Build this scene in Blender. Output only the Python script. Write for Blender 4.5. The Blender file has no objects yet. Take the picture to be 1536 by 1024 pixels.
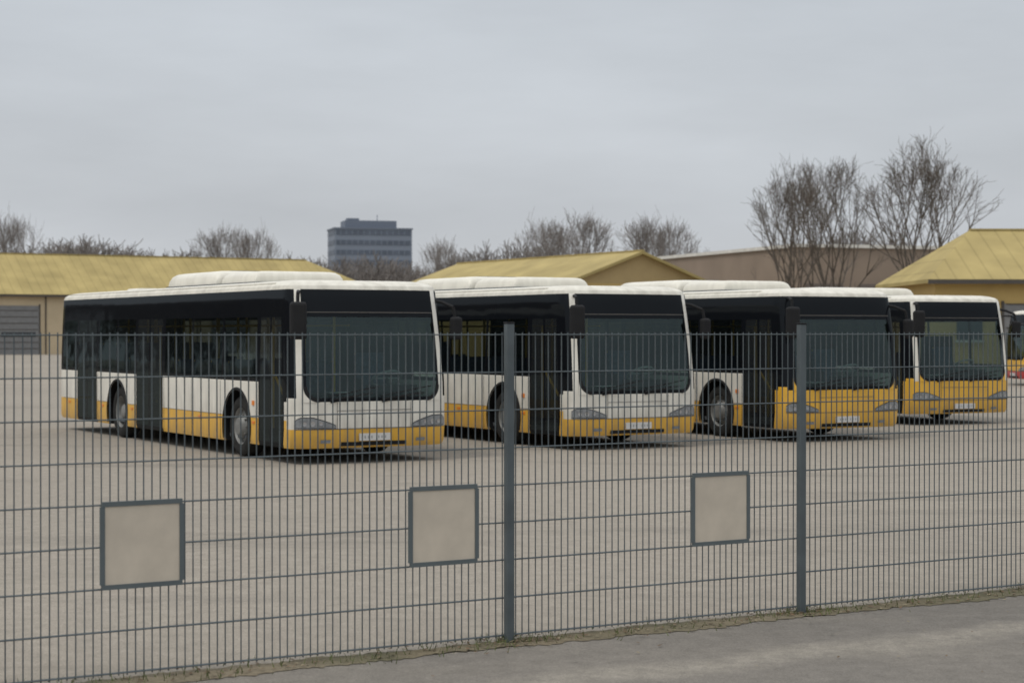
import bpy, math, random
from mathutils import Vector, Matrix
R=math.radians
sc=bpy.context.scene
COL=sc.collection

# ------------------------------------------------------------------ materials
def newmat(name):
    m=bpy.data.materials.new(name); m.use_nodes=True
    nt=m.node_tree; b=nt.nodes["Principled BSDF"]
    return m,nt,b
def mat(name,col,rough=0.6,metal=0.0,var=0.12,scale=3.0,spec=0.5,coat=0.0,bump=0.0,bscale=40.0,dirt=None):
    m,nt,b=newmat(name); N=nt.nodes; L=nt.links
    tc=N.new("ShaderNodeTexCoord")
    n=N.new("ShaderNodeTexNoise"); n.inputs["Scale"].default_value=scale; n.inputs["Detail"].default_value=6
    L.new(tc.outputs["Object"],n.inputs["Vector"])
    mr=N.new("ShaderNodeMapRange"); mr.inputs[1].default_value=0.3; mr.inputs[2].default_value=0.7
    mr.inputs[3].default_value=1-var; mr.inputs[4].default_value=1+var
    L.new(n.outputs["Fac"],mr.inputs[0])
    mx=N.new("ShaderNodeVectorMath"); mx.operation='SCALE'
    mx.inputs[0].default_value=col[:3]; L.new(mr.outputs[0],mx.inputs["Scale"])
    out=mx.outputs[0]
    if dirt:
        dcol,z0,z1,amt=dirt
        sp=N.new("ShaderNodeSeparateXYZ"); L.new(tc.outputs["Object"],sp.inputs[0])
        n2=N.new("ShaderNodeTexNoise"); n2.inputs["Scale"].default_value=2.5; n2.inputs["Detail"].default_value=8
        mp=N.new("ShaderNodeMapping"); mp.inputs["Scale"].default_value=(3,3,0.7)
        L.new(tc.outputs["Object"],mp.inputs[0]); L.new(mp.outputs[0],n2.inputs["Vector"])
        m1=N.new("ShaderNodeMapRange"); m1.inputs[1].default_value=z0; m1.inputs[2].default_value=z1
        m1.inputs[3].default_value=amt; m1.inputs[4].default_value=0.06
        L.new(sp.outputs[2],m1.inputs[0])
        mm=N.new("ShaderNodeMath"); mm.operation='MULTIPLY'; L.new(m1.outputs[0],mm.inputs[0]); 
        m3=N.new("ShaderNodeMapRange"); m3.inputs[1].default_value=0.3; m3.inputs[2].default_value=0.65
        m3.inputs[3].default_value=0.3; m3.inputs[4].default_value=1.6; L.new(n2.outputs["Fac"],m3.inputs[0])
        L.new(m3.outputs[0],mm.inputs[1]); mm.use_clamp=True
        mc=N.new("ShaderNodeMix"); mc.data_type='RGBA'
        L.new(mm.outputs[0],mc.inputs[0]); L.new(out,mc.inputs[6]); mc.inputs[7].default_value=(*dcol,1)
        out=mc.outputs[2]
    L.new(out,b.inputs["Base Color"])
    b.inputs["Roughness"].default_value=rough; b.inputs["Metallic"].default_value=metal
    b.inputs["Specular IOR Level"].default_value=spec
    b.inputs["Coat Weight"].default_value=coat; b.inputs["Coat Roughness"].default_value=0.15
    return m
def glass(name,tint,rough=0.03,dark=0.0,base=.035,graze=.28,gcol=(.70,.88,.88),dcol=(.05,.062,.062)):
    m=bpy.data.materials.new(name); m.use_nodes=True; nt=m.node_tree; N=nt.nodes; L=nt.links
    N.clear(); o=N.new("ShaderNodeOutputMaterial")
    t=N.new("ShaderNodeBsdfTransparent"); t.inputs[0].default_value=(*tint,1)
    g=N.new("ShaderNodeBsdfGlossy"); g.inputs["Roughness"].default_value=rough; g.inputs[0].default_value=(*gcol,1)
    tc=N.new("ShaderNodeTexCoord"); n=N.new("ShaderNodeTexNoise"); n.inputs["Scale"].default_value=0.9
    L.new(tc.outputs["Object"],n.inputs["Vector"])
    bp=N.new("ShaderNodeBump"); bp.inputs["Strength"].default_value=0.2; bp.inputs["Distance"].default_value=0.05
    L.new(n.outputs["Fac"],bp.inputs["Height"]); L.new(bp.outputs[0],g.inputs["Normal"])
    lw=N.new("ShaderNodeLayerWeight"); lw.inputs[0].default_value=.5
    pw=N.new("ShaderNodeMath"); pw.operation='POWER'; pw.inputs[1].default_value=4.0; L.new(lw.outputs["Facing"],pw.inputs[0])
    f=N.new("ShaderNodeMath"); f.operation='MULTIPLY_ADD'; f.inputs[1].default_value=graze; f.inputs[2].default_value=base; L.new(pw.outputs[0],f.inputs[0])
    d=N.new("ShaderNodeBsdfDiffuse"); d.inputs[0].default_value=(*dcol,1)
    ms=N.new("ShaderNodeMixShader"); ms.inputs[0].default_value=dark
    L.new(t.outputs[0],ms.inputs[1]); L.new(d.outputs[0],ms.inputs[2])
    mx=N.new("ShaderNodeMixShader"); L.new(f.outputs[0],mx.inputs[0]); L.new(ms.outputs[0],mx.inputs[1]); L.new(g.outputs[0],mx.inputs[2])
    L.new(mx.outputs[0],o.inputs[0]); return m

DIRT=(.22,.19,.15)
M_white=mat("paint_cream_white",(.79,.76,.68),.40,var=.05,coat=.2,dirt=(DIRT,.25,1.3,.38))
M_roofw=mat("roof_white",(.76,.73,.64),.55,var=.10,scale=2,dirt=(DIRT,2.7,3.1,.2))
M_yel=mat("paint_yellow",(.77,.425,.03),.42,var=.07,coat=.15,dirt=(DIRT,.2,.9,.34))
M_red=mat("paint_red",(.45,.03,.03),.4,var=.05,coat=.2)
M_blk=glass("black_panel_gloss",(.01,.01,.01),rough=.05,dark=.999,base=.012,graze=.22,gcol=(.85,.92,.95),dcol=(.007,.008,.010))
M_rub=mat("rubber_black",(.016,.016,.017),.75,var=.2,spec=.2)
M_well=mat("wheel_well_dark",(.012,.012,.012),.9,spec=.1)
M_glass=glass("window_tinted",(.29,.33,.33),dark=.05,base=.015,graze=.25)
M_wind=glass("windscreen_glass",(.56,.70,.67),dark=.04,base=.055)
M_door=glass("door_glass",(.30,.33,.34),dark=.26,base=.02,graze=.2,dcol=(.055,.06,.063))
M_int=mat("interior_grey",(.10,.11,.12),.8,spec=.2)
M_seat=mat("seat_fabric",(.05,.07,.11),.9,var=.3,scale=20)
M_pole=mat("handrail_yellow",(.80,.48,.04),.4)
M_rim=mat("wheel_rim_grey",(.20,.20,.19),.6,metal=.2,var=.25,scale=8)
M_tyre=mat("tyre_rubber",(.022,.022,.021),.85,var=.3,scale=10,spec=.2)
M_lamp=mat("headlamp_lens",(.20,.21,.22),.15,var=.3,scale=12,coat=.6)
M_chr=mat("reflector",(.45,.45,.46),.2,metal=.8,var=.1)
M_plate=mat("plate_white",(.58,.57,.55),.5,var=.05)
M_pchar=mat("plate_characters",(.30,.30,.30),.6)
M_ora=mat("marker_orange",(.7,.2,.02),.3)

# ------------------------------------------------------------------ mesh builder
class MB:
    def __init__(s): s.v=[];s.f=[];s.m=[]
    def add(s,vs,fs,m=0):
        o=len(s.v); s.v+= [tuple(p) for p in vs]
        for f in fs: s.f.append([i+o for i in f]); s.m.append(m)
    def box(s,c,d,m=0,M=None):
        hx,hy,hz=d[0]/2,d[1]/2,d[2]/2
        vs=[Vector((x,y,z)) for x in(-hx,hx) for y in(-hy,hy) for z in(-hz,hz)]
        if M: vs=[M@p for p in vs]
        vs=[p+Vector(c) for p in vs]
        s.add(vs,[(0,1,3,2),(4,6,7,5),(0,4,5,1),(2,3,7,6),(0,2,6,4),(1,5,7,3)],m)
    def b2(s,x0,x1,y0,y1,z0,z1,m=0):
        s.box(((x0+x1)/2,(y0+y1)/2,(z0+z1)/2),(abs(x1-x0),abs(y1-y0),abs(z1-z0)),m)
    def tube(s,p0,p1,r0,r1=None,n=8,m=0,cap=True):
        p0=Vector(p0);p1=Vector(p1); r1=r0 if r1 is None else r1
        d=(p1-p0).normalized(); a=d.cross(Vector((0,0,1)))
        if a.length<1e-3: a=Vector((1,0,0))
        a.normalize(); b=d.cross(a)
        vs=[]
        for p,r in((p0,r0),(p1,r1)):
            for i in range(n):
                t=2*math.pi*i/n; vs.append(p+a*(r*math.cos(t))+b*(r*math.sin(t)))
        fs=[(i,(i+1)%n,n+(i+1)%n,n+i) for i in range(n)]
        if cap: fs+= [tuple(range(n-1,-1,-1)),tuple(range(n,2*n))]
        s.add(vs,fs,m)
    def lathe(s,c,prof,n=28,m=0):   # axis Y
        vs=[];fs=[]
        for (y,r) in prof:
            for i in range(n):
                t=2*math.pi*i/n; vs.append((c[0]+r*math.cos(t),c[1]+y,c[2]+r*math.sin(t)))
        for k in range(len(prof)-1):
            for i in range(n): fs.append((k*n+i,k*n+(i+1)%n,(k+1)*n+(i+1)%n,(k+1)*n+i))
        s.add(vs,fs,m)
    def mesh(s,name,mats):
        me=bpy.data.meshes.new(name); me.from_pydata(s.v,[],s.f)
        for q in mats: me.materials.append(q)
        me.polygons.foreach_set("material_index",s.m)
        me.update(); return me
    def obj(s,name,mats,parent=None,bevel=0,seg=2,smooth=False):
        me=s.mesh(name,mats); return place(name,me,parent,bevel,seg,smooth)
def place(name,me,parent=None,bevel=0,seg=2,smooth=False):
    o=bpy.data.objects.new(name,me); COL.objects.link(o)
    if parent: o.parent=parent
    if bevel:
        b=o.modifiers.new("b",'BEVEL'); b.width=bevel; b.segments=seg; b.limit_method='ANGLE'
    if smooth:
        for p in me.polygons: p.use_smooth=True
    return o
def empty(name,loc=(0,0,0),rz=0):
    e=bpy.data.objects.new(name,None); COL.objects.link(e); e.location=loc; e.rotation_euler=(0,0,rz); return e
def fixn(me):
    import bmesh
    bm=bmesh.new(); bm.from_mesh(me); bmesh.ops.recalc_face_normals(bm,faces=bm.faces); bm.to_mesh(me); bm.free()

# ------------------------------------------------------------------ bus
LB=12.25; HW=1.32; D=.30; NE=3.2
PA,PB=.868,.938
def wz(z): return HW-(0.06*max(0,(z-1.2)/1.5)**1.5)
def xfz(z):
    if z<.45: return -.04*(.45-z)/.2
    if z<.95: return 0
    return -.24*((z-.95)/1.8)**1.5
def fx(y,z,ins=0):
    w=wz(z)-ins; f=min(1,abs(y)/w)
    return xfz(z)-ins-D+D*(1-f**NE)**(1/NE)
def FP(y,z,off=0):
    e=.01
    p=Vector((fx(y,z),y,z))
    if off:
        dy=Vector((fx(y+e,z)-fx(y-e,z),2*e,0)); dz=Vector((fx(y,z+e)-fx(y,z-e),0,2*e))
        n=dy.cross(dz).normalized()
        if n.x<0: n=-n
        p=p+n*off
    return p
zs=[.24,.31,.53,.66,.94,1.0,1.22,1.28,1.6,1.9,2.22,2.29,2.45,2.64,2.70,2.735,2.765,2.785]
ins=[0.02,0,0,0,0,0,0,0,0,0,0,0,0,0,.018,.06,.14,.25]
win=[(11.92,11.05),(9.58,8.5),(8.42,7.42),(5.76,4.42),(4.34,3.0),(2.92,1.52)]
doors=[(10.97,9.68),(7.32,5.86),(1.42,.40)]
ds=set([11.98])
for a,b in win: ds|={a,b}
for a,b in doors:
    c=(a+b)/2; ds|={a,b,a-.06,b+.06,c-.035,c+.035}
ds=sorted(ds)
cols=[]
for d in reversed(ds): cols.append(('s',-d,-1))
fr=[1,.985,.96,PB,.905,PA,.83,.75,.6,.4,.2]
ff=[-a for a in fr]+[0]+fr[::-1]
for f in ff: cols.append(('f',f,0))
for d in ds: cols.append(('s',-d,1))
for f in [1,.99,.96,.88,.5,-.5,-.88,-.96,-.99,-1]: cols.append(('r',f,0))
def colpt(c,z,i):
    w=wz(z)-i; xf=xfz(z)-i-D
    if c[0]=='s':
        x=c[1]
        if x>-1.5: x=-1.5+(x+1.5)*(xf+1.5)/(-D+1.5)
        return (x,c[2]*w,z)
    if c[0]=='f':
        return (xf+D*max(0,1-abs(c[1])**NE)**(1/NE),c[1]*w,z)
    return (-LB+.25+i-.25*max(0,1-abs(c[1])**5)**.2,c[1]*w,z)
SLN=['main','skirt','black','glass','front','pillar','well','door','roof','wind']
SL={n:i for i,n in enumerate(SLN)}
def inr(d,lst):
    for a,b in lst:
        if b<d<a: return (a,b)
    return None
def fmat(c0,c1,z0,z1):
    z=(z0+z1)/2
    if z>2.64: return SL['roof']
    kind=c0[0] if c0[0]==c1[0] else ('s' if 's' in(c0[0],c1[0]) and 'f' in (c0[0],c1[0]) else 'r')
    if kind=='f':
        f=abs(c0[1]+c1[1])/2
        if z<.53: return SL['skirt']
        if f<PA:
            if z<.94: return SL['front']
            if f>.83 or z<1.0: return SL['black']
            if z<2.22: return SL['wind']
            return SL['black']
        if z<.94: return SL['front'] 
        if f<PB: return SL['pillar']
        return SL['black'] if z>1.0 else SL['front']
    if kind=='s':
        side=c0[2] if c0[0]=='s' else c1[2]
        xs=[c[1] for c in(c0,c1) if c[0]=='s']
        d=-sum(xs)/len(xs)
        if len(xs)==1:
            if z<.66: return SL['skirt']
            return SL['black'] if z>.94 else SL['front']
        if side<0:
            dd=inr(d,doors)
            if dd:
                a,b=dd; c=(a+b)/2
                if z<.31 : return SL['black']
                if abs(d-c)<.035 or a-d<.06 or d-b<.06 or z>2.22: return SL['black']
                return SL['door']
        if z<.66: return SL['skirt']
        if z<1.22: return SL['main']
        if z<1.28 or z>2.22: return SL['black']
        if side<0:
            return SL['glass'] if inr(d,win) else SL['black']
        for a,b in win+doors:
            if b<d<a: return SL['glass']
        return SL['black']
    if z<.66: return SL['skirt']
    f=abs(c0[1]+c1[1])/2 if c0[0]==c1[0]=='r' else 1
    if 1.4<z<2.45 and f<.9: return SL['black']
    if f>=.9 and z>1.22: return SL['black']
    return SL['main']
mb=MB(); nc=len(cols)
for z,i in zip(zs,ins):
    for c in cols: mb.v.append(colpt(c,z,i))
for k in range(len(zs)-1):
    for j in range(nc):
        j2=(j+1)%nc
        mb.f.append([k*nc+j,k*nc+j2,(k+1)*nc+j2,(k+1)*nc+j]); mb.m.append(fmat(cols[j],cols[j2],zs[k],zs[k+1]))
mb.f.append(list(range(nc-1,-1,-1))); mb.m.append(SL['well'])
k=len(zs)-1; mb.f.append([k*nc+j for j in range(nc)]); mb.m.append(SL['roof'])
bodymats=dict(main=M_white,skirt=M_yel,black=M_blk,glass=M_glass,front=M_white,pillar=M_white,well=M_well,door=M_door,roof=M_roofw,wind=M_wind)
keys={n:bpy.data.materials.new("slot_"+n) for n in SLN}
body_me=mb.mesh("body",[keys[n] for n in SLN]); fixn(body_me)
tmp=bpy.data.objects.new("tmp",body_me); COL.objects.link(tmp)
WX=[-2.33,-8.42]
cut=MB()
for x in WX:
    for s in(-1,1):
        cut.tube((x,s*1.5,.50),(x,s*.80,.50),.575,n=40)
cme=cut.mesh("cut",[keys['well']]); fixn(cme)
co=bpy.data.objects.new("cut",cme); COL.objects.link(co)
bm_=tmp.modifiers.new("bool",'BOOLEAN'); bm_.operation='DIFFERENCE'; bm_.object=co; bm_.solver='EXACT'
try: bm_.material_mode='TRANSFER'
except Exception as e: print(e)
dg=bpy.context.evaluated_depsgraph_get(); 
res=bpy.data.meshes.new_from_object(tmp.evaluated_get(dg))
if len(res.polygons)>200: body_me=res
bpy.data.objects.remove(tmp); bpy.data.objects.remove(co)
slotnames=[(m.name.replace("slot_","") if m else 'well') for m in body_me.materials]
slotnames=[n.split('.')[0] for n in slotnames]
for i,n in enumerate(slotnames): body_me.materials[i]=bodymats[n]
for p in body_me.polygons: p.use_smooth=True
try: body_me.set_sharp_from_angle(angle=R(28))
except Exception as e: print("sharp",e)

def strip(mb,pts_in,pts_out,m):
    n=len(pts_in); mb.add(list(pts_in)+list(pts_out),[(i,i+1,n+i+1,n+i) for i in range(n-1)],m)
tr=MB()
YC=PA*HW
for s in(-1,1):
    yc=YC; z0=.935; r=.24; cy=yc-r; cz=z0+r
    def arc(rr,k=14): return [(cy+rr*math.sin(math.pi/2*i/k),cz-rr*math.cos(math.pi/2*i/k)) for i in range(k+1)]
    A=arc(r)
    outer=[]
    for (y,z) in A:
        t=r/max(abs(y-cy),abs(z-cz)); outer.append((cy+(y-cy)*t,cz+(z-cz)*t))
    steps=4; prev=A
    for q in range(1,steps+1):
        cur=[(a[0]+(b[0]-a[0])*q/steps,a[1]+(b[1]-a[1])*q/steps) for a,b in zip(A,outer)]
        strip(tr,[FP(s*y,z,.008) for y,z in prev],[FP(s*y,z,.008) for y,z in cur],0); prev=cur
    strip(tr,[FP(s*y,z,.010) for y,z in arc(r-.06)],[FP(s*y,z,.010) for y,z in A],1)
def yline(mb,z,h,y0,y1,m,off=.006,n=24):
    a=[FP(y0+(y1-y0)*i/n,z,off) for i in range(n+1)]; b=[FP(y0+(y1-y0)*i/n,z+h,off) for i in range(n+1)]
    strip(mb,a,b,m)
yline(tr,.525,.012,-1.26,1.26,2)
yline(tr,.27,.06,-.55,.55,1)
yline(tr,2.285,.012,-1.10,1.10,2,.007)
yline(tr,.80,.008,-.62,.62,2)
for y in(-.62,.62):
    strip(tr,[FP(y-.004,.54+.39*i/6,.006) for i in range(7)],[FP(y+.004,.54+.39*i/6,.006) for i in range(7)],2)
h_=HW
for s in(-1,1):
    for d in [1.46,3.05,4.4,5.8,7.38,9.62,11.02] :
        tr.b2(-d-.005,-d+.005,s*h_,s*(h_+.003),.26,1.2,1)
    segs=[(11.9,11.05),(9.6,9.1),(7.75,7.4),(5.8,3.0),(1.7,1.5)] if s<0 else [(11.9,9.1),(7.75,3.0),(1.7,.6)]
    for a,b in segs: tr.b2(-a,-b,s*h_,s*(h_+.0035),.655,.662,2); 
    for d in(1.62,4.0,7.55,9.3,11.5): tr.b2(-d-.05,-d+.05,s*(h_-.001),s*(h_+.012),.56,.60,3)
    for d in (1.62,): tr.b2(-d-.04,-d+.04,s*(h_-.001),s*(h_+.015),.85,.92,3)
M_line=mat("seam_grey",(.10,.09,.08),.6)
lm=MB()
for s in(-1,1):
    n=16; lo=[];hi=[];lo2=[];hi2=[]
    for i in range(n+1):
        t=i/n; y=.64+t*.62
        zl=.545+.01*t; zh=.575+.125*min(1,t*1.7)**.8
        if t>.85: zh-= .05*((t-.85)/.15)**2; 
        lo.append(FP(s*y,zl,.008)); hi.append(FP(s*y,zh,.008))
        lo2.append(FP(s*y,zl-.010,.005)); hi2.append(FP(s*y,zh+.012,.005))
    strip(lm,lo,hi,0); strip(lm,lo2,hi2,2)
    for y,r in((.88,.030),(1.01,.042),(1.13,.034)):
        c=FP(s*y,.612,.012)
        vs=[c]+[FP(s*(y+r*math.cos(2*math.pi*i/12)),.612+r*math.sin(2*math.pi*i/12),.013) for i in range(12)]
        lm.add(vs,[(0,1+i,1+(i+1)%12) for i in range(12)],1)
    vs=[FP(s*y,z,.009) for y,z in((.72,.32),(.88,.32),(.88,.37),(.72,.37))]
    lm.add(vs,[(0,1,2,3)],0)
pl=MB(); px_=FP(0,.4,0).x
pl.b2(px_,px_+.03,-.26,.26,.345,.455,0)
for i in range(7):
    if i==3: continue
    pl.b2(px_+.03,px_+.032,-.18+i*.057,-.160+i*.057,.38,.42,1)
wp=MB()
for y0,y1 in((-.75,-.05),(.1,.85)):
    a=FP(y0,.97,.05); b=FP(y1,1.06,.05)
    wp.tube(a,b,.014,.010,6); c=FP((y0+y1)/2+.1,1.02,.03); wp.tube(FP(y0+.02,.93,.02),c,.012,.012,6)
    e=FP(y0,1.02,.03); wp.tube(e,FP(y1+.12,1.16,.03),.009,.009,6)
mi=MB()
mi.box((.16,-1.33,2.16),(.14,.25,.56),0,Matrix.Rotation(R(-12),3,'Z'))
mi.box((-.04,1.43,2.05),(.13,.20,.36),0,Matrix.Rotation(R(12),3,'Z'))
ma=MB()
for p in([(-.36,-1.08,2.60),(-.10,-1.22,2.60),(.10,-1.31,2.56),(.14,-1.33,2.35)],[(-.40,1.14,2.50),(-.26,1.30,2.46),(-.08,1.40,2.38),(-.05,1.43,2.15)]):
    for a,b in zip(p,p[1:]): ma.tube(a,b,.026,.026,8)
wh=MB()
for k,x in enumerate(WX):
    for s in(-1,1):
        c=(x,s*(HW-.055),.49)
        pr=[(-.30,.30),(-.30,.42),(-.27,.475),(-.20,.49),(-.10,.49),(-.03,.475),(0,.43),(0,.32),(-.015,.295)]
        wh.lathe(c,[(s*y,r) for y,r in pr],36,0)
        if k==0: pr=[(-.015,.295),(-.03,.28),(-.10,.265),(-.08,.20),(-.02,.17),(.03,.13),(.035,.06),(.04,0.001)]
        else: pr=[(-.015,.295),(-.03,.28),(-.18,.25),(-.17,.17),(-.08,.14),(-.05,.10),(-.045,.001)]
        wh.lathe(c,[(s*y,r) for y,r in pr],36,1)
        for i in range(10):
            t=2*math.pi*i/10; yy=s*(-.045 if k==0 else -.16); rr=.19 if k==0 else .205
            q=(c[0]+rr*math.cos(t),c[1]+yy,c[2]+rr*math.sin(t)); wh.tube(q,(q[0],q[1]+s*.03,q[2]),.016,.014,6,1)
    wh.tube((x,-.95,.49),(x,.95,.49),.08,.08,8,0)
al=MB()
for x in WX:
    for s in(-1,1):
        n=26; a0=R(-22); a1=R(202)
        A=[];B=[];C=[]
        for i in range(n+1):
            t=a0+(a1-a0)*i/n
            A.append((x+.57*math.cos(t),s*(h_+.018),.50+.57*math.sin(t))); B.append((x+.60*math.cos(t),s*(h_+.018),.50+.60*math.sin(t)))
            C.append((x+.615*math.cos(t),s*(h_-.002),.50+.615*math.sin(t)))
        strip(al,A,B,0); strip(al,B,C,0)
rp=MB()
def pod(x0,x1,hw,z0,z1):
    nx=20; ny=16; vs=[];fs=[]
    for i in range(nx+1):
        u=-1+2*i/nx
        for j in range(ny+1):
            v=-1+2*j/ny
            uu=math.copysign(1-(1-abs(u))**2.2,u); vv=math.copysign(1-(1-abs(v))**2.0,v)
            h=(max(0,1-abs(uu)**20)*max(0,1-abs(vv)**11))**.35
            vs.append(((x0+x1)/2+uu*(x1-x0)/2,vv*hw,z0+(z1-z0)*h))
    for i in range(nx):
        for j in range(ny):
            a=i*(ny+1)+j; fs.append((a,a+ny+1,a+ny+2,a+1))
    rp.add(vs,fs,0)
    rp.b2(x0-.03,x1+.03,-hw-.03,hw+.03,2.76,z0+.012,1)
pod(-4.35,-2.85,.80,2.80,3.00); pod(-6.9,-4.47,.85,2.80,3.05); pod(-11.0,-10.4,.30,2.78,2.87)
for x in(-5.0,-5.6,-6.2): rp.b2(x-.15,x+.15,-.4,.4,3.03,3.06,1)
for s in(-1,1): rp.b2(-11.8,-1.0,s*1.20-.012,s*1.20+.012,2.715,2.75,0)
it=MB()
it.b2(-11.7,-.75,-1.22,1.22,.30,.36,0) ; it.b2(-11.7,-8.9,-1.2,1.2,.37,.62,0)
it.b2(-11.6,-1.0,-1.12,1.12,2.46,2.5,0)
it.b2(-.95,-.52,-1.0,1.05,.5,1.05,1); it.b2(-.95,-.62,.30,1.05,1.053,1.16,1)
it.b2(-2.0,-1.95,.35,1.2,.363,1.9,1); it.b2(-1.94,-1.2,.33,.37,.363,1.25,1)
def seat(x,y,w=.42,face=1,zb=.36):
    it.box((x,y,zb+.42),(.42,w,.10),2); it.box((x-face*.22,y,zb+.80),(.08,w,.72),2,Matrix.Rotation(R(-8*face),3,'Y'))
    it.box((x,y,zb+.2),(.06,.06,.38),1)
    it.tube((x-face*.26,y-w/2,zb+1.14),(x-face*.26,y+w/2,zb+1.14),.022,.022,6,3)
seat(-1.45,.72,.5,1,.5)
for i,x in enumerate([-2.9,-3.7,-4.5,-5.3,-8.0,-8.8,-9.6,-10.4,-11.2]):
    zb=.36 if x>-8.5 else .62
    for y in(.92,.48): seat(x,y,.42,1,zb)
    if not(-7.4<x<-5.8) and not (-11<x<-9.6):
        for y in(-.92,-.48): seat(x,y,.42,1,zb)
for x in(-2.1,-3.3,-4.9,-5.9,-7.3,-9.2,-9.7,-10.9):
    for y in(-.28,.28): it.tube((x,y,.36),(x,y,2.46),.022,.022,6,3)
for x in (-.75,-1.35,-6.6): it.tube((x,-1.1,.5),(x,-1.1,2.1),.022,.022,6,3)
it.tube((-.8,-1.1,.9),(-1.25,-1.1,1.3),.022,.022,6,3)
for y in(-.5,.5): it.tube((-2,y,2.1),(-11,y,2.1),.016,.016,6,3)
c=Vector((-.86,.62,1.26)); ax=Vector((-.5,0,.86)).normalized(); u=Vector((0,1,0)); v=ax.cross(u)
P=[c+u*(.24*math.cos(t))+v*(.24*math.sin(t)) for t in [2*math.pi*i/20 for i in range(21)]]
for a,b in zip(P,P[1:]): it.tube(a,b,.020,.020,6,5,False)
it.tube(c-u*.22,c+u*.22,.018,.018,6,5); it.tube(c,c-ax*.4,.03,.03,6,1)
it.b2(-.8,-.62,-.45,-.05,1.055,1.06,4)
it.b2(-.80,-.58,-.85,.85,2.24,2.44,1)

ME=dict(
 trim=tr.mesh("front_trim",[M_white,M_rub,M_line,M_ora]),
 lamps=lm.mesh("headlamps",[M_lamp,M_chr,M_rub]),
 plate=pl.mesh("number_plate",[M_plate,M_pchar]),
 wip=wp.mesh("wipers",[M_rub]), mir=mi.mesh("mirror_heads",[M_rub]), arm=ma.mesh("mirror_arms",[M_rub]),
 wheel=wh.mesh("wheels",[M_tyre,M_rim]), lip=al.mesh("arch_trim",[M_rub]), pod=rp.mesh("roof_units",[M_roofw,M_int]),
 inter=it.mesh("interior",[M_int,M_rub,M_seat,M_pole,mat("paper",(.5,.5,.48),.8),mat("wheel_grey",(.25,.26,.26),.5)]))
for q in ("wheel","pod"):
    for p in ME[q].polygons: p.use_smooth=True
    try: ME[q].set_sharp_from_angle(angle=R(40))
    except: pass

def bus(corner,theta,over={}):
    th=R(theta); vx,vy=math.cos(th),math.sin(th)
    e=empty("city_bus",(corner[0]+1.3*vx,corner[1]+1.3*vy,0),th-math.pi/2)
    bme=body_me.copy()
    for i,n in enumerate(slotnames):
        if n in over: bme.materials[i]=over[n]
    place("body",bme,e)
    t=ME['trim']
    if 'front' in over:
        t=t.copy(); t.materials[0]=over['front']
    place("front_trim",t,e); place("headlamps",ME['lamps'],e); place("number_plate",ME['plate'],e)
    place("wipers",ME['wip'],e); place("mirror_heads",ME['mir'],e,.05,3); place("mirror_arms",ME['arm'],e)
    place("wheels",ME['wheel'],e); place("arch_trim",ME['lip'],e); place("roof_units",ME['pod'],e); place("interior",ME['inter'],e)
    return e
bus((-3.22,27.3),30)
bus((1.03,30.6),30)
bus((4.97,32.9),27,{'front':M_yel,'pillar':M_blk})
bus((8.56,38.9),24.5,{'front':M_yel})
bus((18.7,70),-90+3,{'main':M_yel,'front':M_yel,'skirt':M_red})

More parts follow.
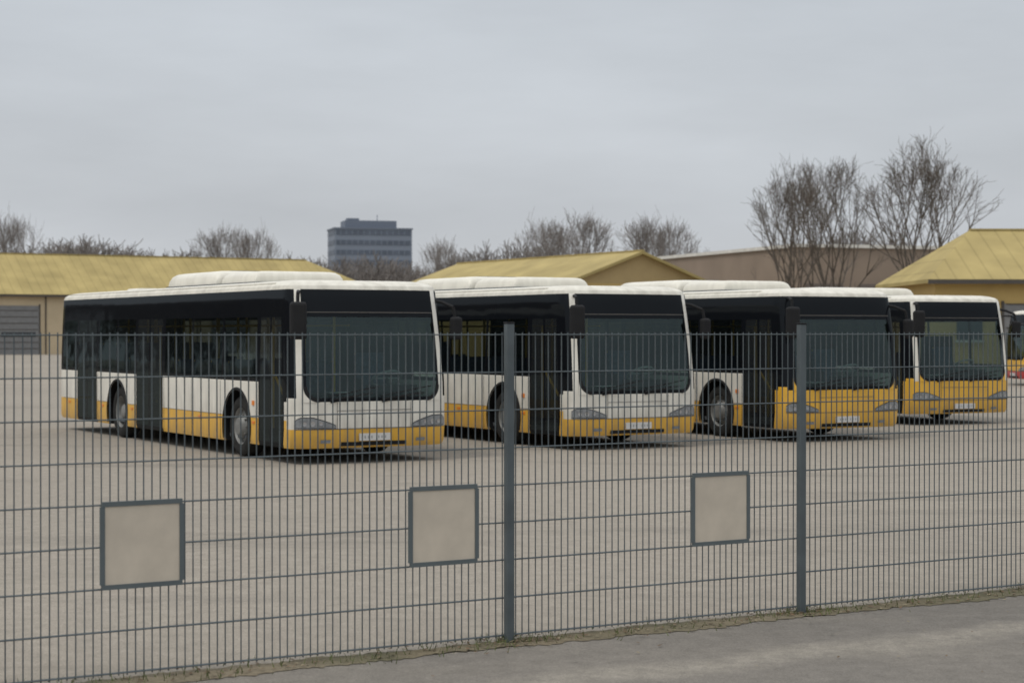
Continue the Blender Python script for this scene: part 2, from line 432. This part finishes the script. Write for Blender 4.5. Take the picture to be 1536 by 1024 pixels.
# ------------------------------------------------------------------ ground
UA=R(30.7); U=Vector((math.cos(UA),math.sin(UA),0)); NV=Vector((math.sin(UA),-math.cos(UA),0)); P0=Vector((-.02,11.83,0))
def ground_mat(name,c1,c2,c3,patch=.15,fine=60,rough=.9,stlo=.50,band=None):
    m,nt,b=newmat(name); N=nt.nodes; L=nt.links
    tc=N.new("ShaderNodeTexCoord")
    def noise(s,d=6,sc_=None,r=.55):
        n=N.new("ShaderNodeTexNoise"); n.inputs["Scale"].default_value=s; n.inputs["Detail"].default_value=d; n.inputs["Roughness"].default_value=r
        if sc_:
            mp=N.new("ShaderNodeMapping"); mp.inputs["Scale"].default_value=sc_; mp.inputs["Rotation"].default_value=(0,0,R(-30))
            L.new(tc.outputs["Object"],mp.inputs[0]); L.new(mp.outputs[0],n.inputs["Vector"])
        else: L.new(tc.outputs["Object"],n.inputs["Vector"])
        return n
    def ramp(src,a,b_,lo=0,hi=1):
        r=N.new("ShaderNodeMapRange"); r.inputs[1].default_value=a; r.inputs[2].default_value=b_; r.inputs[3].default_value=lo; r.inputs[4].default_value=hi; L.new(src,r.inputs[0]); return r.outputs[0]
    def mix(f,a,b_):
        x=N.new("ShaderNodeMix"); x.data_type='RGBA'
        L.new(f,x.inputs[0])
        for i,q in((6,a),(7,b_)):
            if isinstance(q,tuple): x.inputs[i].default_value=(*q,1)
            else: L.new(q,x.inputs[i])
        return x.outputs[2]
    def math_(op,a,b_):
        x=N.new("ShaderNodeMath"); x.operation=op
        for i,q in enumerate((a,b_)):
            if isinstance(q,(int,float)): x.inputs[i].default_value=q
            elif q is not None: L.new(q,x.inputs[i])
        return x.outputs[0]
    def scl(src,fac,lo,hi,a=.3,b_=.7):
        vm=N.new("ShaderNodeVectorMath"); vm.operation='SCALE'; L.new(src,vm.inputs[0]); L.new(ramp(fac,a,b_,lo,hi),vm.inputs["Scale"]); return vm.outputs[0]
    big=ramp(noise(patch,5,(1,.45,1)).outputs["Fac"],.35,.65)
    o=mix(big,c1,c2)
    st=ramp(noise(.5,8,(.35,1.6,1)).outputs["Fac"],stlo,.75)
    o=mix(st,o,c3)
    if band:
        dt=N.new("ShaderNodeVectorMath"); dt.operation='DOT_PRODUCT'; L.new(tc.outputs["Object"],dt.inputs[0]); dt.inputs[1].default_value=NV
        wob=ramp(noise(1.3,5).outputs["Fac"],.3,.7,-.14,.14)
        dd=math_('ADD',dt.outputs["Value"],wob)
        dd=math_('SUBTRACT',dd,P0.dot(NV)+band[0])
        dd=math_('ABSOLUTE',dd,None)
        fb=ramp(dd,band[1],band[1]*.2,0,.8)
        fb=math_('MULTIPLY',fb,ramp(noise(9,6).outputs["Fac"],.35,.6,.45,1))
        o=mix(fb,o,band[2])
    o=scl(o,noise(fine,3,None,.7).outputs["Fac"],.74,1.26)
    o=scl(o,noise(6,6).outputs["Fac"],.88,1.11)
    o=scl(o,noise(22,4,None,.7).outputs["Fac"],.90,1.09)
    L.new(o,b.inputs["Base Color"]); b.inputs["Roughness"].default_value=rough
    b.inputs["Specular IOR Level"].default_value=.2
    bp=N.new("ShaderNodeBump"); bp.inputs["Strength"].default_value=.35; bp.inputs["Distance"].default_value=.01
    L.new(noise(fine*1.3,3).outputs["Fac"],bp.inputs["Height"]); L.new(bp.outputs[0],b.inputs["Normal"])
    return m
M_yard=ground_mat("yard_asphalt",(.305,.270,.224),(.270,.240,.200),(.215,.192,.161),stlo=.53)
M_pave=ground_mat("pavement_asphalt",(.182,.165,.143),(.155,.142,.125),(.21,.19,.16),.4,80,band=(1.33,.30,(.27,.245,.205)))
M_soil=ground_mat("verge_soil",(.16,.13,.085),(.11,.10,.06),(.20,.17,.12),1.5,40)
g=MB(); S=1500
g.add([(-S,-60,0),(S,-60,0),(S,2500,0),(-S,2500,0)],[(0,1,2,3)]); g.obj("ground",[M_yard])
def FL(t,n,z=0): return P0+U*t+NV*n+Vector((0,0,z))
def wav(name,n0,n1,z,m,amp0,amp1,t0=-14,t1=40,step=.04,seed=1,jit=.5):
    random.seed(seed); w=MB(); A=[];B=[]; t=t0
    ph=[random.random()*9 for _ in range(8)]
    def nz(t,o): return (math.sin(t*2.1+ph[o])+.7*math.sin(t*5.3+ph[o+1])+.5*math.sin(t*13.1+ph[o+2]))/2.2+random.uniform(-jit,jit)
    while t<t1:
        A.append(FL(t,n0+amp0*nz(t,0),z)); B.append(FL(t,n1+amp1*nz(t,4),z)); t+=step
    w.add(A+B,[(len(A)+i,len(A)+i+1,i+1,i) for i in range(len(A)-1)],0); return w.obj(name,[m])
wav("pavement",.20,10.5,.004,M_pave,.03,0,seed=2)
wav("verge",-.04,.24,.008,M_soil,.05,.06,seed=3)
random.seed(11); tf=MB()
for i in range(2600):
    t=random.uniform(-5,9); n=random.gauss(.09,.11)
    if random.random()<.25: t=random.choice([0,2.41,4.82])+random.gauss(0,.16); n=random.gauss(.04,.08)
    b=FL(t,n,.008); a=random.random()*6.28
    if random.random()<.5:
        h=random.uniform(.015,.07); w=.004; d=Vector((math.cos(a),math.sin(a),0))
        tf.add([b-d*w,b+d*w,b+Vector((random.uniform(-.03,.03),random.uniform(-.03,.03),h))],[(0,1,2)],0)
    else:
        s_=random.uniform(.008,.025); d=Vector((math.cos(a),math.sin(a),random.uniform(-.3,.3))); e_=Vector((-d.y,d.x,random.uniform(-.2,.2)))
        b=b+Vector((0,0,.01)); tf.add([b-d*s_,b+e_*s_*.5,b+d*s_,b-e_*s_*.5],[(0,1,2,3)],random.choice([1,1,2]))
for i in range(160):
    b=FL(random.uniform(-5,10),random.uniform(.2,2.5),.018); s_=random.uniform(.006,.02); a=random.random()*6.28
    d=Vector((math.cos(a),math.sin(a),.2)); e_=Vector((-d.y,d.x,.1)); tf.add([b-d*s_,b+e_*s_*.5,b+d*s_,b-e_*s_*.5],[(0,1,2,3)],random.choice([1,2]))
tf.obj("grass_and_leaf_litter",[mat("grass_dry",(.10,.12,.04),.9,var=.3),mat("leaf_brown",(.12,.075,.04),.9,var=.3),mat("leaf_tan",(.22,.18,.11),.9,var=.3)])

# ------------------------------------------------------------------ fence
M_fence=mat("fence_grey_steel",(.090,.108,.115),.5,metal=.2,var=.15,scale=6)
fe=empty("wire_mesh_fence")
vb=MB(); t=-9.6; random.seed(4)
while t<24:
    j=random.uniform(-.0015,.0015); vb.tube(FL(t+j,.0,.03),FL(t-j,.0,1.995),.0042,n=5,cap=False); t+=.05
vb.obj("vertical_bars",[M_fence],fe)
hb=MB()
for z in[.045,.286,.53,.77,1.01,1.252,1.495,1.738,1.98]:
    for n in(-.009,.009): hb.tube(FL(-9.6,n,z),FL(24,n,z),.0045,n=6)
hb.obj("horizontal_wires",[M_fence],fe)
ps=MB(); RM=Matrix.Rotation(UA,3,'Z')
for k in(-4,-2,0,1,2,3,4,5,6,7,8,9):
    p=FL(k*2.41-.025,.045); ps.box(p+Vector((0,0,1.02)),(.056,.046,2.06),0,RM)
    ps.box(p+Vector((0,0,2.055)),(.060,.050,.012),1,RM)
ps.obj("posts",[M_fence,M_rub],fe,.004,1)
M_sign=mat("sign_beige",(.56,.49,.395),.7,var=.10,scale=5)
M_sf=mat("sign_frame_grey",(.10,.12,.125),.5,var=.1)
for tc_ in(-2.468,-.494,1.683):
    c=FL(tc_,.026,.78); e=empty("fence_sign",c,UA)
    a=MB(); a.b2(-.225,.225,-.006,.0,-.225,.225); a.obj("panel",[M_sign],e)
    f=MB()
    for s in(-1,1):
        f.b2(-.24,.24,-.012,.004,s*.237-.014,s*.237+.014); f.b2(s*.237-.014,s*.237+.014,-.0115,.0035,-.2225,.2225)
    f.obj("frame",[M_sf],e)

# ------------------------------------------------------------------ buildings
def roofmat(name,col,freq,axis=0):
    m,nt,b=newmat(name); N=nt.nodes; L=nt.links
    tc=N.new("ShaderNodeTexCoord"); sp=N.new("ShaderNodeSeparateXYZ"); L.new(tc.outputs["Object"],sp.inputs[0])
    a=N.new("ShaderNodeMath"); a.operation='MULTIPLY'; a.inputs[1].default_value=freq; L.new(sp.outputs[axis],a.inputs[0])
    fr_=N.new("ShaderNodeMath"); fr_.operation='FRACT'; L.new(a.outputs[0],fr_.inputs[0])
    g_=N.new("ShaderNodeMath"); g_.operation='LESS_THAN'; g_.inputs[1].default_value=.12; L.new(fr_.outputs[0],g_.inputs[0])
    n=N.new("ShaderNodeTexNoise"); n.inputs["Scale"].default_value=.5; n.inputs["Detail"].default_value=8; L.new(tc.outputs["Object"],n.inputs["Vector"])
    mr=N.new("ShaderNodeMapRange"); mr.inputs[1].default_value=.3; mr.inputs[2].default_value=.7; mr.inputs[3].default_value=.82; mr.inputs[4].default_value=1.14; L.new(n.outputs["Fac"],mr.inputs[0])
    s1=N.new("ShaderNodeMath"); s1.operation='MULTIPLY_ADD'; s1.inputs[1].default_value=-.16; L.new(g_.outputs[0],s1.inputs[0]); L.new(mr.outputs[0],s1.inputs[2])
    v=N.new("ShaderNodeVectorMath"); v.operation='SCALE'; v.inputs[0].default_value=col; L.new(s1.outputs[0],v.inputs["Scale"])
    L.new(v.outputs[0],b.inputs["Base Color"]); b.inputs["Roughness"].default_value=.85; b.inputs["Specular IOR Level"].default_value=.2; return m
M_roof=roofmat("roof_ochre_sheet",(.385,.305,.130),1.2)
M_wallb=mat("wall_beige_render",(.52,.42,.28),.85,var=.08,scale=.7)
M_wally=mat("wall_ochre_render",(.50,.35,.13),.85,var=.08,scale=.7)
M_gab=mat("gable_ochre",(.42,.31,.15),.85,var=.08,scale=.7)
M_fas=mat("fascia_dark",(.07,.06,.05),.7)
M_gdoor=mat("roller_door_grey",(.19,.19,.19),.6,var=.1)
M_wtan=mat("wall_tan",(.25,.195,.15),.85,var=.1,scale=.4)
M_wcap=mat("parapet_pale",(.62,.60,.55),.7)
M_winb=mat("window_dark",(.05,.06,.07),.2)
M_wint=mat("window_brown",(.13,.105,.09),.5)
def shed(name,loc,rz,x0,x1,hw,ze,zr,hipl,hipr,wm,bays=[],ov=.4,gm=None):
    e=empty(name,loc,rz)
    w=MB(); w.b2(x0+.0,x1,-hw,hw,0,ze,0)
    if not hipl: w.add([(x0,-hw,ze),(x0,hw,ze),(x0,0,zr-.05)],[(0,1,2)],1)
    if not hipr: w.add([(x1,-hw,ze),(x1,hw,ze),(x1,0,zr-.05)],[(0,1,2)],1)
    w.obj("walls",[wm,gm or wm],e)
    r=MB(); a=x0-ov; b=x1+ov; h=hw+ov; sl=(zr-ze)/hw; zo=ze-sl*ov+.03
    ra=x0+hipl if hipl else a; rb=x1-hipr if hipr else b
    vs=[(a,-h,zo),(b,-h,zo),(b,h,zo),(a,h,zo),(ra,0,zr),(rb,0,zr)]
    vs+= [(x,y,z-.18) for x,y,z in vs]
    fs=[(0,1,5,4),(2,3,4,5),(6,10,11,7),(8,11,10,9),(0,6,7,1),(2,8,9,3)]
    if hipr: fs+=[(1,2,5),(7,11,8),(1,7,8,2)]
    else: fs+=[(1,7,11,5),(2,5,11,8)]
    if hipl: fs+=[(3,0,4),(9,10,6),(3,9,6,0)]
    else: fs+=[(3,9,10,4),(0,4,10,6)]
    r.add(vs,fs,0)
    r.obj("roof",[M_roof],e)
    t=MB(); t.b2(a,b,-h-.10,-h-.003,zo-.22,zo-.02,0); t.b2(ra,rb,-.12,.12,zr-.02,zr+.07,1)
    x=x0+6
    while x<x1: t.tube((x,-hw-.08,0),(x,-hw-.08,zo-.2),.06,n=6,m=0); x+=14
    t.obj("gutters_and_ridge",[M_fas,M_roof],e)
    d=MB()
    for (bx0,bx1,z0,z1,kind) in bays:
        if kind=='d':
            d.b2(bx0,bx1,-hw-.06,-hw-.003,z0,z1,0)
            z=z0+.5
            while z<z1: d.b2(bx0+.1,bx1-.1,-hw-.09,-hw-.062,z,z+.05,1); z+=.55
            d.b2(bx0-.12,bx0-.003,-hw-.1,-hw-.003,z0,z1+.12,1); d.b2(bx1+.003,bx1+.12,-hw-.1,-hw-.003,z0,z1+.12,1)
            d.b2(bx0+.3,bx1-.3,-hw-.095,-hw-.064,z0+1.55,z0+1.95,2)
        else:
            d.b2(bx0,bx1,-hw-.04,-hw-.003,z0,z1,2); d.b2(bx0-.08,bx1+.08,-hw-.09,-hw-.003,z0-.1,z0-.003,3)
            d.b2((bx0+bx1)/2-.03,(bx0+bx1)/2+.03,-hw-.07,-hw-.042,z0,z1,3)
    if bays: d.obj("doors_and_windows",[M_gdoor,M_fas,M_winb,M_wcap],e)
    return e
bays=[]
x=-84
while x<0:
    if (int((x+84)/6.5))%3!=1: bays.append((x,x+3.5,0,4.25,'d'))
    else: bays.append((x,x+1.6,2.2,3.6,'w')); bays.append((x+2.2,x+3.8,2.2,3.6,'w'))
    x+=6.5
bays=[b for b in bays if not(-38<b[0]<-24)]+[(-32.2,-28.6,0,4.25,'d'),(-37,-35.4,2.2,3.6,'w')]
shed("long_warehouse",(-19.8,180,0),R(30.6),-90,6,6.0,5.45,9.0,0,6.5,M_wallb,bays)
ga=math.atan2(.49,.87)
e=shed("gabled_hall",(7.96,114,0),ga-math.pi/2,-24,0,5.6,4.95,7.0,0,0,M_wally,[],.35,M_gab)
shed("hipped_depot",(19.6,90.5,0),R(1),0,46,5.2,4.6,7.0,3.0,0,M_wally,[(1.0,2.2,1.6,3.2,'w'),(3.2,6.6,0,3.3,'d'),(8,11.4,0,3.3,'d'),(13,14.6,1.4,3,'w'),(16,19.4,0,3.3,'d')],.45)
e=empty("flat_roofed_block",(20.2,130,0),math.atan2(4,11.6))
a_=math.atan2(20,-7)-math.atan2(4,11.6)
MM=Matrix.Rotation(a_,3,'Z')
w=MB(); d1=Vector((1,0,0)); d2=MM@Vector((1,0,0))
c0=Vector((0,0,0)); c1=d1*13; c2=d1*13+d2*24; c3=d2*24
H=8.0
vs=[c0,c1,c2,c3]; vs=vs+[v_+Vector((0,0,H)) for v_ in vs]
w.add(vs,[(0,1,5,4),(1,2,6,5),(2,3,7,6),(3,0,4,7),(4,5,6,7)],0); w.obj("walls",[M_wtan],e)
cp=MB()
def wall_strip(mb,a,b,z0,z1,o,m):
    d=(b-a).normalized(); mid=(a+b)/2
    mb.box(mid+Vector((0,0,(z0+z1)/2)),((b-a).length+2*o,2*o,z1-z0),m,Matrix.Rotation(math.atan2(d.y,d.x),3,'Z'))
for k_,(a,b) in enumerate(((c0,c1),(c3,c0),(c1,c2),(c2,c3))): wall_strip(cp,a,b,H-.02-.003*k_,H+.22+.003*k_,.16+.004*k_,0)
for i in range(5):
    p=c3+(c0-c3)*((i+.5)/5); d=(c0-c3).normalized(); wall_strip(cp,p-d*1.6,p+d*1.6,4.2,5.4,.08,1)
for i in range(3):
    p=c1*((i+.5)/3); wall_strip(cp,p-d1*1.4,p+d1*1.4,4.2,5.4,.08,1)
cp.obj("parapet_and_windows",[M_wcap,M_wint],e)
Zt=620; k=Zt/2750
M_tw=mat("tower_cladding",(.18,.21,.26),.6,var=.05,scale=.05); M_tg=mat("tower_glazing",(.10,.12,.155),.5,var=.15,scale=.2,spec=.3); M_tt=mat("tower_plant",(.14,.165,.21),.6)  # distance haze is mixed into the tower's blue-grey colours
X0=(502-768)*k; e=empty("office_tower",(X0,Zt,0),R(14))
w=MB(); W=(620-502)*k/math.cos(R(14))*.97; Ht=2+154*k; dpt=16
w.b2(0,W,0,dpt,0,Ht,0)
st=Ht/11
for i in range(11):
    z=i*st+st*.42
    w.b2(.6,W-.6,-.12,-.01,z,z+st*.45,1); w.b2(-.12,-.01,.6,dpt-.6,z,z+st*.45,1); w.b2(W+.01,W+.12,.6,dpt-.6,z,z+st*.45,1)
    x=2.0
    while x<W-1: w.b2(x-.12,x+.12,-.2,-.125,z,z+st*.45,0); x+=2.0
w.b2(-.3,W+.3,-.3,dpt+.3,Ht+.003,Ht+.5,2)
w.b2(4,W*.82,3,dpt-3,Ht+.503,Ht+3.1,2); w.b2(5,9,4,8,Ht+3.103,Ht+3.9,2)
w.tube((W*.6,8,Ht+3.11),(W*.6,8,Ht+5.5),.12,n=5,m=2)
w.obj("tower_block",[M_tw,M_tg,M_tt],e)

# ------------------------------------------------------------------ trees (repeated forking inside a soft envelope)
def gen_tree(seed,rx=3.2,H=14.0,rt=.010,levels=6,trunk=2.6,fork0=6,spread=1.0,tp=.55,tl=1.0):
    rg=random.Random(seed); T=MB(); zc=H*.50
    LN=[0,2.9,2.4,2.0,1.65,1.35,1.1,.9]; RAD=[.26,.115,.07,.044,.030,.021,.016,.013]
    def env(p):
        h=math.hypot(p.x,p.y)/rx
        if p.z>zc: return h*h+((p.z-zc)/(H-zc))**2
        return h*h+max(0,(zc-p.z)/(zc*1.25))**2
    def seg(a,b,r0,r1): 
        r0=max(r0,rt);r1=max(r1,rt*.8); T.tube(a,b,r0,r1,n=7 if r0>.15 else(5 if r0>.07 else 3),cap=False)
    def side(d,ang,az=None):
        u=d.cross(Vector((0,0,1)))
        if u.length<1e-3: u=Vector((1,0,0))
        u.normalize(); v=d.cross(u)
        az=rg.random()*6.283 if az is None else az
        a=u*math.cos(az)+v*math.sin(az)
        return (d*math.cos(ang)+a*math.sin(ang)).normalized()
    def twig(p,d,L,lv):
        q=p; dd=d
        for i in range(2):
            dd=(dd+Vector((rg.gauss(0,.10),rg.gauss(0,.10),rg.gauss(0,.08)+.08))).normalized(); q2=q+dd*(L/2)
            seg(q,q2,rt,rt*.6)
            if lv>0: twig(q.lerp(q2,rg.random()),side(dd,R(rg.uniform(20,42))),L*.6,lv-1)
            q=q2
    def grow(p,d,lv,lim):
        L=LN[lv]*rg.uniform(.75,1.2)*H/14; n=3; q=p; dd=d; r0=RAD[lv]*rg.uniform(.85,1.15); r1=RAD[min(7,lv+1)]
        if env(p)>lim-.12: L*=.6; lv=max(lv,levels-1)
        for i in range(n):
            dd=(dd+Vector((rg.gauss(0,.07),rg.gauss(0,.07),rg.gauss(0,.05)+.06))).normalized(); q2=q+dd*(L/n)
            seg(q,q2,r0+(r1-r0)*i/n,r0+(r1-r0)*(i+1)/n)
            if lv>=2 and rg.random()<tp: twig(q2,side(dd,R(rg.uniform(22,46))),rg.uniform(.5,1.1)*tl,1)
            q=q2
        if lv>=levels or env(q)>lim: 
            twig(q,dd,.8*tl,1); twig(q,side(dd,R(22)),.7*tl,0); return
        k=3 if rg.random()<(.5 if lv<3 else .15) else 2; az=rg.random()*6.283
        for j in range(k): grow(q,side(dd,R(rg.uniform(11,25))*spread,az+j*6.283/k+rg.uniform(-.4,.4)),lv+1,rg.uniform(.62,1.05))
    q=Vector((0,0,-.1)); dd=Vector((0,0,1))
    for i in range(3):
        q2=q+(dd+Vector((rg.gauss(0,.03),rg.gauss(0,.03),0)))*(trunk/3)
        seg(q,q2,.27-.025*i,.245-.025*i); q=q2
    for j in range(fork0):
        tl_=R(rg.uniform(15,29))*spread if j>0 else R(4); az=j*6.283/max(1,(fork0-1))+rg.uniform(-.3,.3)
        grow(q-Vector((0,0,rg.uniform(0,.7))),Vector((math.sin(tl_)*math.cos(az),math.sin(tl_)*math.sin(az),math.cos(tl_))),1,1.0)
    return T
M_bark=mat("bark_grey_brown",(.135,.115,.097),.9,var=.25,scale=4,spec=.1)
M_barkf=mat("bark_hazy",(.21,.19,.175),.9,var=.15,scale=.5,spec=.1)  # paler than the near bark: distance haze put into the colour
def hgt(T): return max(p[2] for p in T.v)
TB=[gen_tree(3),gen_tree(8,rx=3.0)]
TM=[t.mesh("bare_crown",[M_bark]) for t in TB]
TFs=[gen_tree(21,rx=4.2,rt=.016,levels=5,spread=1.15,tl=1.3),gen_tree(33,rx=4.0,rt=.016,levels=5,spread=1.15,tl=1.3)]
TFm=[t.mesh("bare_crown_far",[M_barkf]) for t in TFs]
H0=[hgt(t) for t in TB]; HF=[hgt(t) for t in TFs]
def tree(px,ytop,Z,mesh,h0,wf=1.0,rz=0):
    Ht=2+(497-ytop)*Z/2750; s=Ht/h0
    e=empty("bare_tree",((px-768)*Z/2750,Z,0),rz); o=place("trunk_and_branches",mesh,e); o.scale=(s*wf,s*wf,s); return e
tree(1187,228,108,TM[0],H0[0],.95,0.3)
tree(1248,230,112,TM[1],H0[1],1.05,2.1)
tree(1384,190,108,TM[0],H0[0],1.15,3.9)
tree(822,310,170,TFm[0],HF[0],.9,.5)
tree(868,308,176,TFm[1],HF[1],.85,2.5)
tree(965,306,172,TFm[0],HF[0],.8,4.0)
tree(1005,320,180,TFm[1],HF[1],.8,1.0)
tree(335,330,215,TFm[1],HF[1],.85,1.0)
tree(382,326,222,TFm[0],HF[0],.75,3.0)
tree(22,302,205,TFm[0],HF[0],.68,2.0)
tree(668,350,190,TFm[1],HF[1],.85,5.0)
small=gen_tree(40,rx=5.0,H=10,rt=.028,levels=4,trunk=1.2,fork0=7,spread=1.4,tl=1.2); hs=hgt(small); dm=MB(); rg=random.Random(5)
print("FACES",[len(t.f) for t in TB+TFs+[small]])
def scat3(X,Y,s,wf=1.0):
    a=rg.random()*6.28; ca,sa=math.cos(a)*s*wf,math.sin(a)*s*wf
    dm.add([(X+x*ca-y*sa,Y+x*sa+y*ca,z*s) for x,y,z in small.v],small.f)
def scat(px,yt,Z,wf=1.0):
    Ht=2+(497-yt)*Z/2750; scat3((px-768)*Z/2750,Z,Ht/hs,wf)
for px,yt in [(62,350),(90,360),(118,352),(142,348),(168,362),(195,370),(225,372),(258,374),(300,366),(425,376),(-30,350),(-80,345),(-150,340),(-220,345)]: scat(px,yt,rg.uniform(225,255))
for px,yt in [(490,380),(515,384),(545,374),(572,380),(600,388),(465,388),(640,402)]: scat(px,yt,rg.uniform(235,280))
for px,yt in [(700,382),(738,362),(765,358),(792,358),(912,372),(1030,368)]: scat(px,yt,rg.uniform(200,240))
for px,yt in [(1225,376),(1275,362),(1302,328),(1330,352),(1440,350),(1475,352),(1570,340),(1640,335),(1720,340)]: scat(px,yt,rg.uniform(150,190),.8)
for i in range(44): scat3(-75-rg.uniform(0,35)-i*.7,52+i*2.1,rg.uniform(1.3,1.8),1.0)  # unseen row added off frame left, so the bus sides reflect something dark
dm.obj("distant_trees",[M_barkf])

# ------------------------------------------------------------------ world and light
w=bpy.data.worlds.new("World"); sc.world=w; w.use_nodes=True; N=w.node_tree.nodes; L=w.node_tree.links; N.clear()
out=N.new("ShaderNodeOutputWorld"); 
sky=N.new("ShaderNodeTexSky"); sky.sky_type='NISHITA'; sky.sun_disc=False; sky.sun_elevation=R(60); sky.sun_rotation=R(-128); sky.air_density=1.5; sky.dust_density=4
b1=N.new("ShaderNodeBackground"); b1.inputs[1].default_value=.06; L.new(sky.outputs[0],b1.inputs[0])
tc=N.new("ShaderNodeTexCoord"); sp=N.new("ShaderNodeSeparateXYZ"); L.new(tc.outputs["Generated"],sp.inputs[0])
cr=N.new("ShaderNodeValToRGB"); L.new(sp.outputs[2],cr.inputs[0])
el=cr.color_ramp.elements
el[0].position=0.0; el[0].color=(.61,.63,.65,1)
el[1].position=1.0; el[1].color=(1.25,1.29,1.35,1)
q=el.new(.06); q.color=(.59,.62,.66,1)
q=el.new(.18); q.color=(.61,.65,.70,1)
q=el.new(.5); q.color=(.90,.94,.98,1)
mp=N.new("ShaderNodeMapping"); mp.inputs["Scale"].default_value=(1.2,1.2,5); L.new(tc.outputs["Generated"],mp.inputs[0])
n=N.new("ShaderNodeTexNoise"); n.inputs["Scale"].default_value=2.6; n.inputs["Detail"].default_value=6; n.inputs["Roughness"].default_value=.55; L.new(mp.outputs[0],n.inputs["Vector"])
mr=N.new("ShaderNodeMapRange"); mr.inputs[1].default_value=.3; mr.inputs[2].default_value=.7; mr.inputs[3].default_value=.91; mr.inputs[4].default_value=1.10; L.new(n.outputs["Fac"],mr.inputs[0])
vm=N.new("ShaderNodeVectorMath"); vm.operation='SCALE'; L.new(cr.outputs[0],vm.inputs[0]); L.new(mr.outputs[0],vm.inputs["Scale"])
b2=N.new("ShaderNodeBackground"); L.new(vm.outputs[0],b2.inputs[0]); b2.inputs[1].default_value=1.0
mx=N.new("ShaderNodeMixShader"); mx.inputs[0].default_value=.88; L.new(b1.outputs[0],mx.inputs[1]); L.new(b2.outputs[0],mx.inputs[2]); L.new(mx.outputs[0],out.inputs[0])
sl=bpy.data.lights.new("sun",'SUN'); sl.energy=1.2; sl.angle=R(12); sl.color=(1,.95,.87)
so=bpy.data.objects.new("sun",sl); COL.objects.link(so); so.location=(0,0,50)
so.rotation_euler=Vector((.38,.30,-.85)).to_track_quat('-Z','Y').to_euler()

# ------------------------------------------------------------------ camera
cam=bpy.data.cameras.new("camera"); cam.sensor_width=36; cam.lens=2750/1536*36; cam.clip_end=5000; cam.clip_start=.1
co=bpy.data.objects.new("camera",cam); COL.objects.link(co); co.location=(0,0,2.0); co.rotation_euler=(R(90-.31),0,0)
cam.dof.use_dof=True; cam.dof.focus_distance=17; cam.dof.aperture_fstop=3.0
sc.camera=co
sc.view_settings.view_transform='Standard'; sc.view_settings.look='None'; sc.view_settings.exposure=0
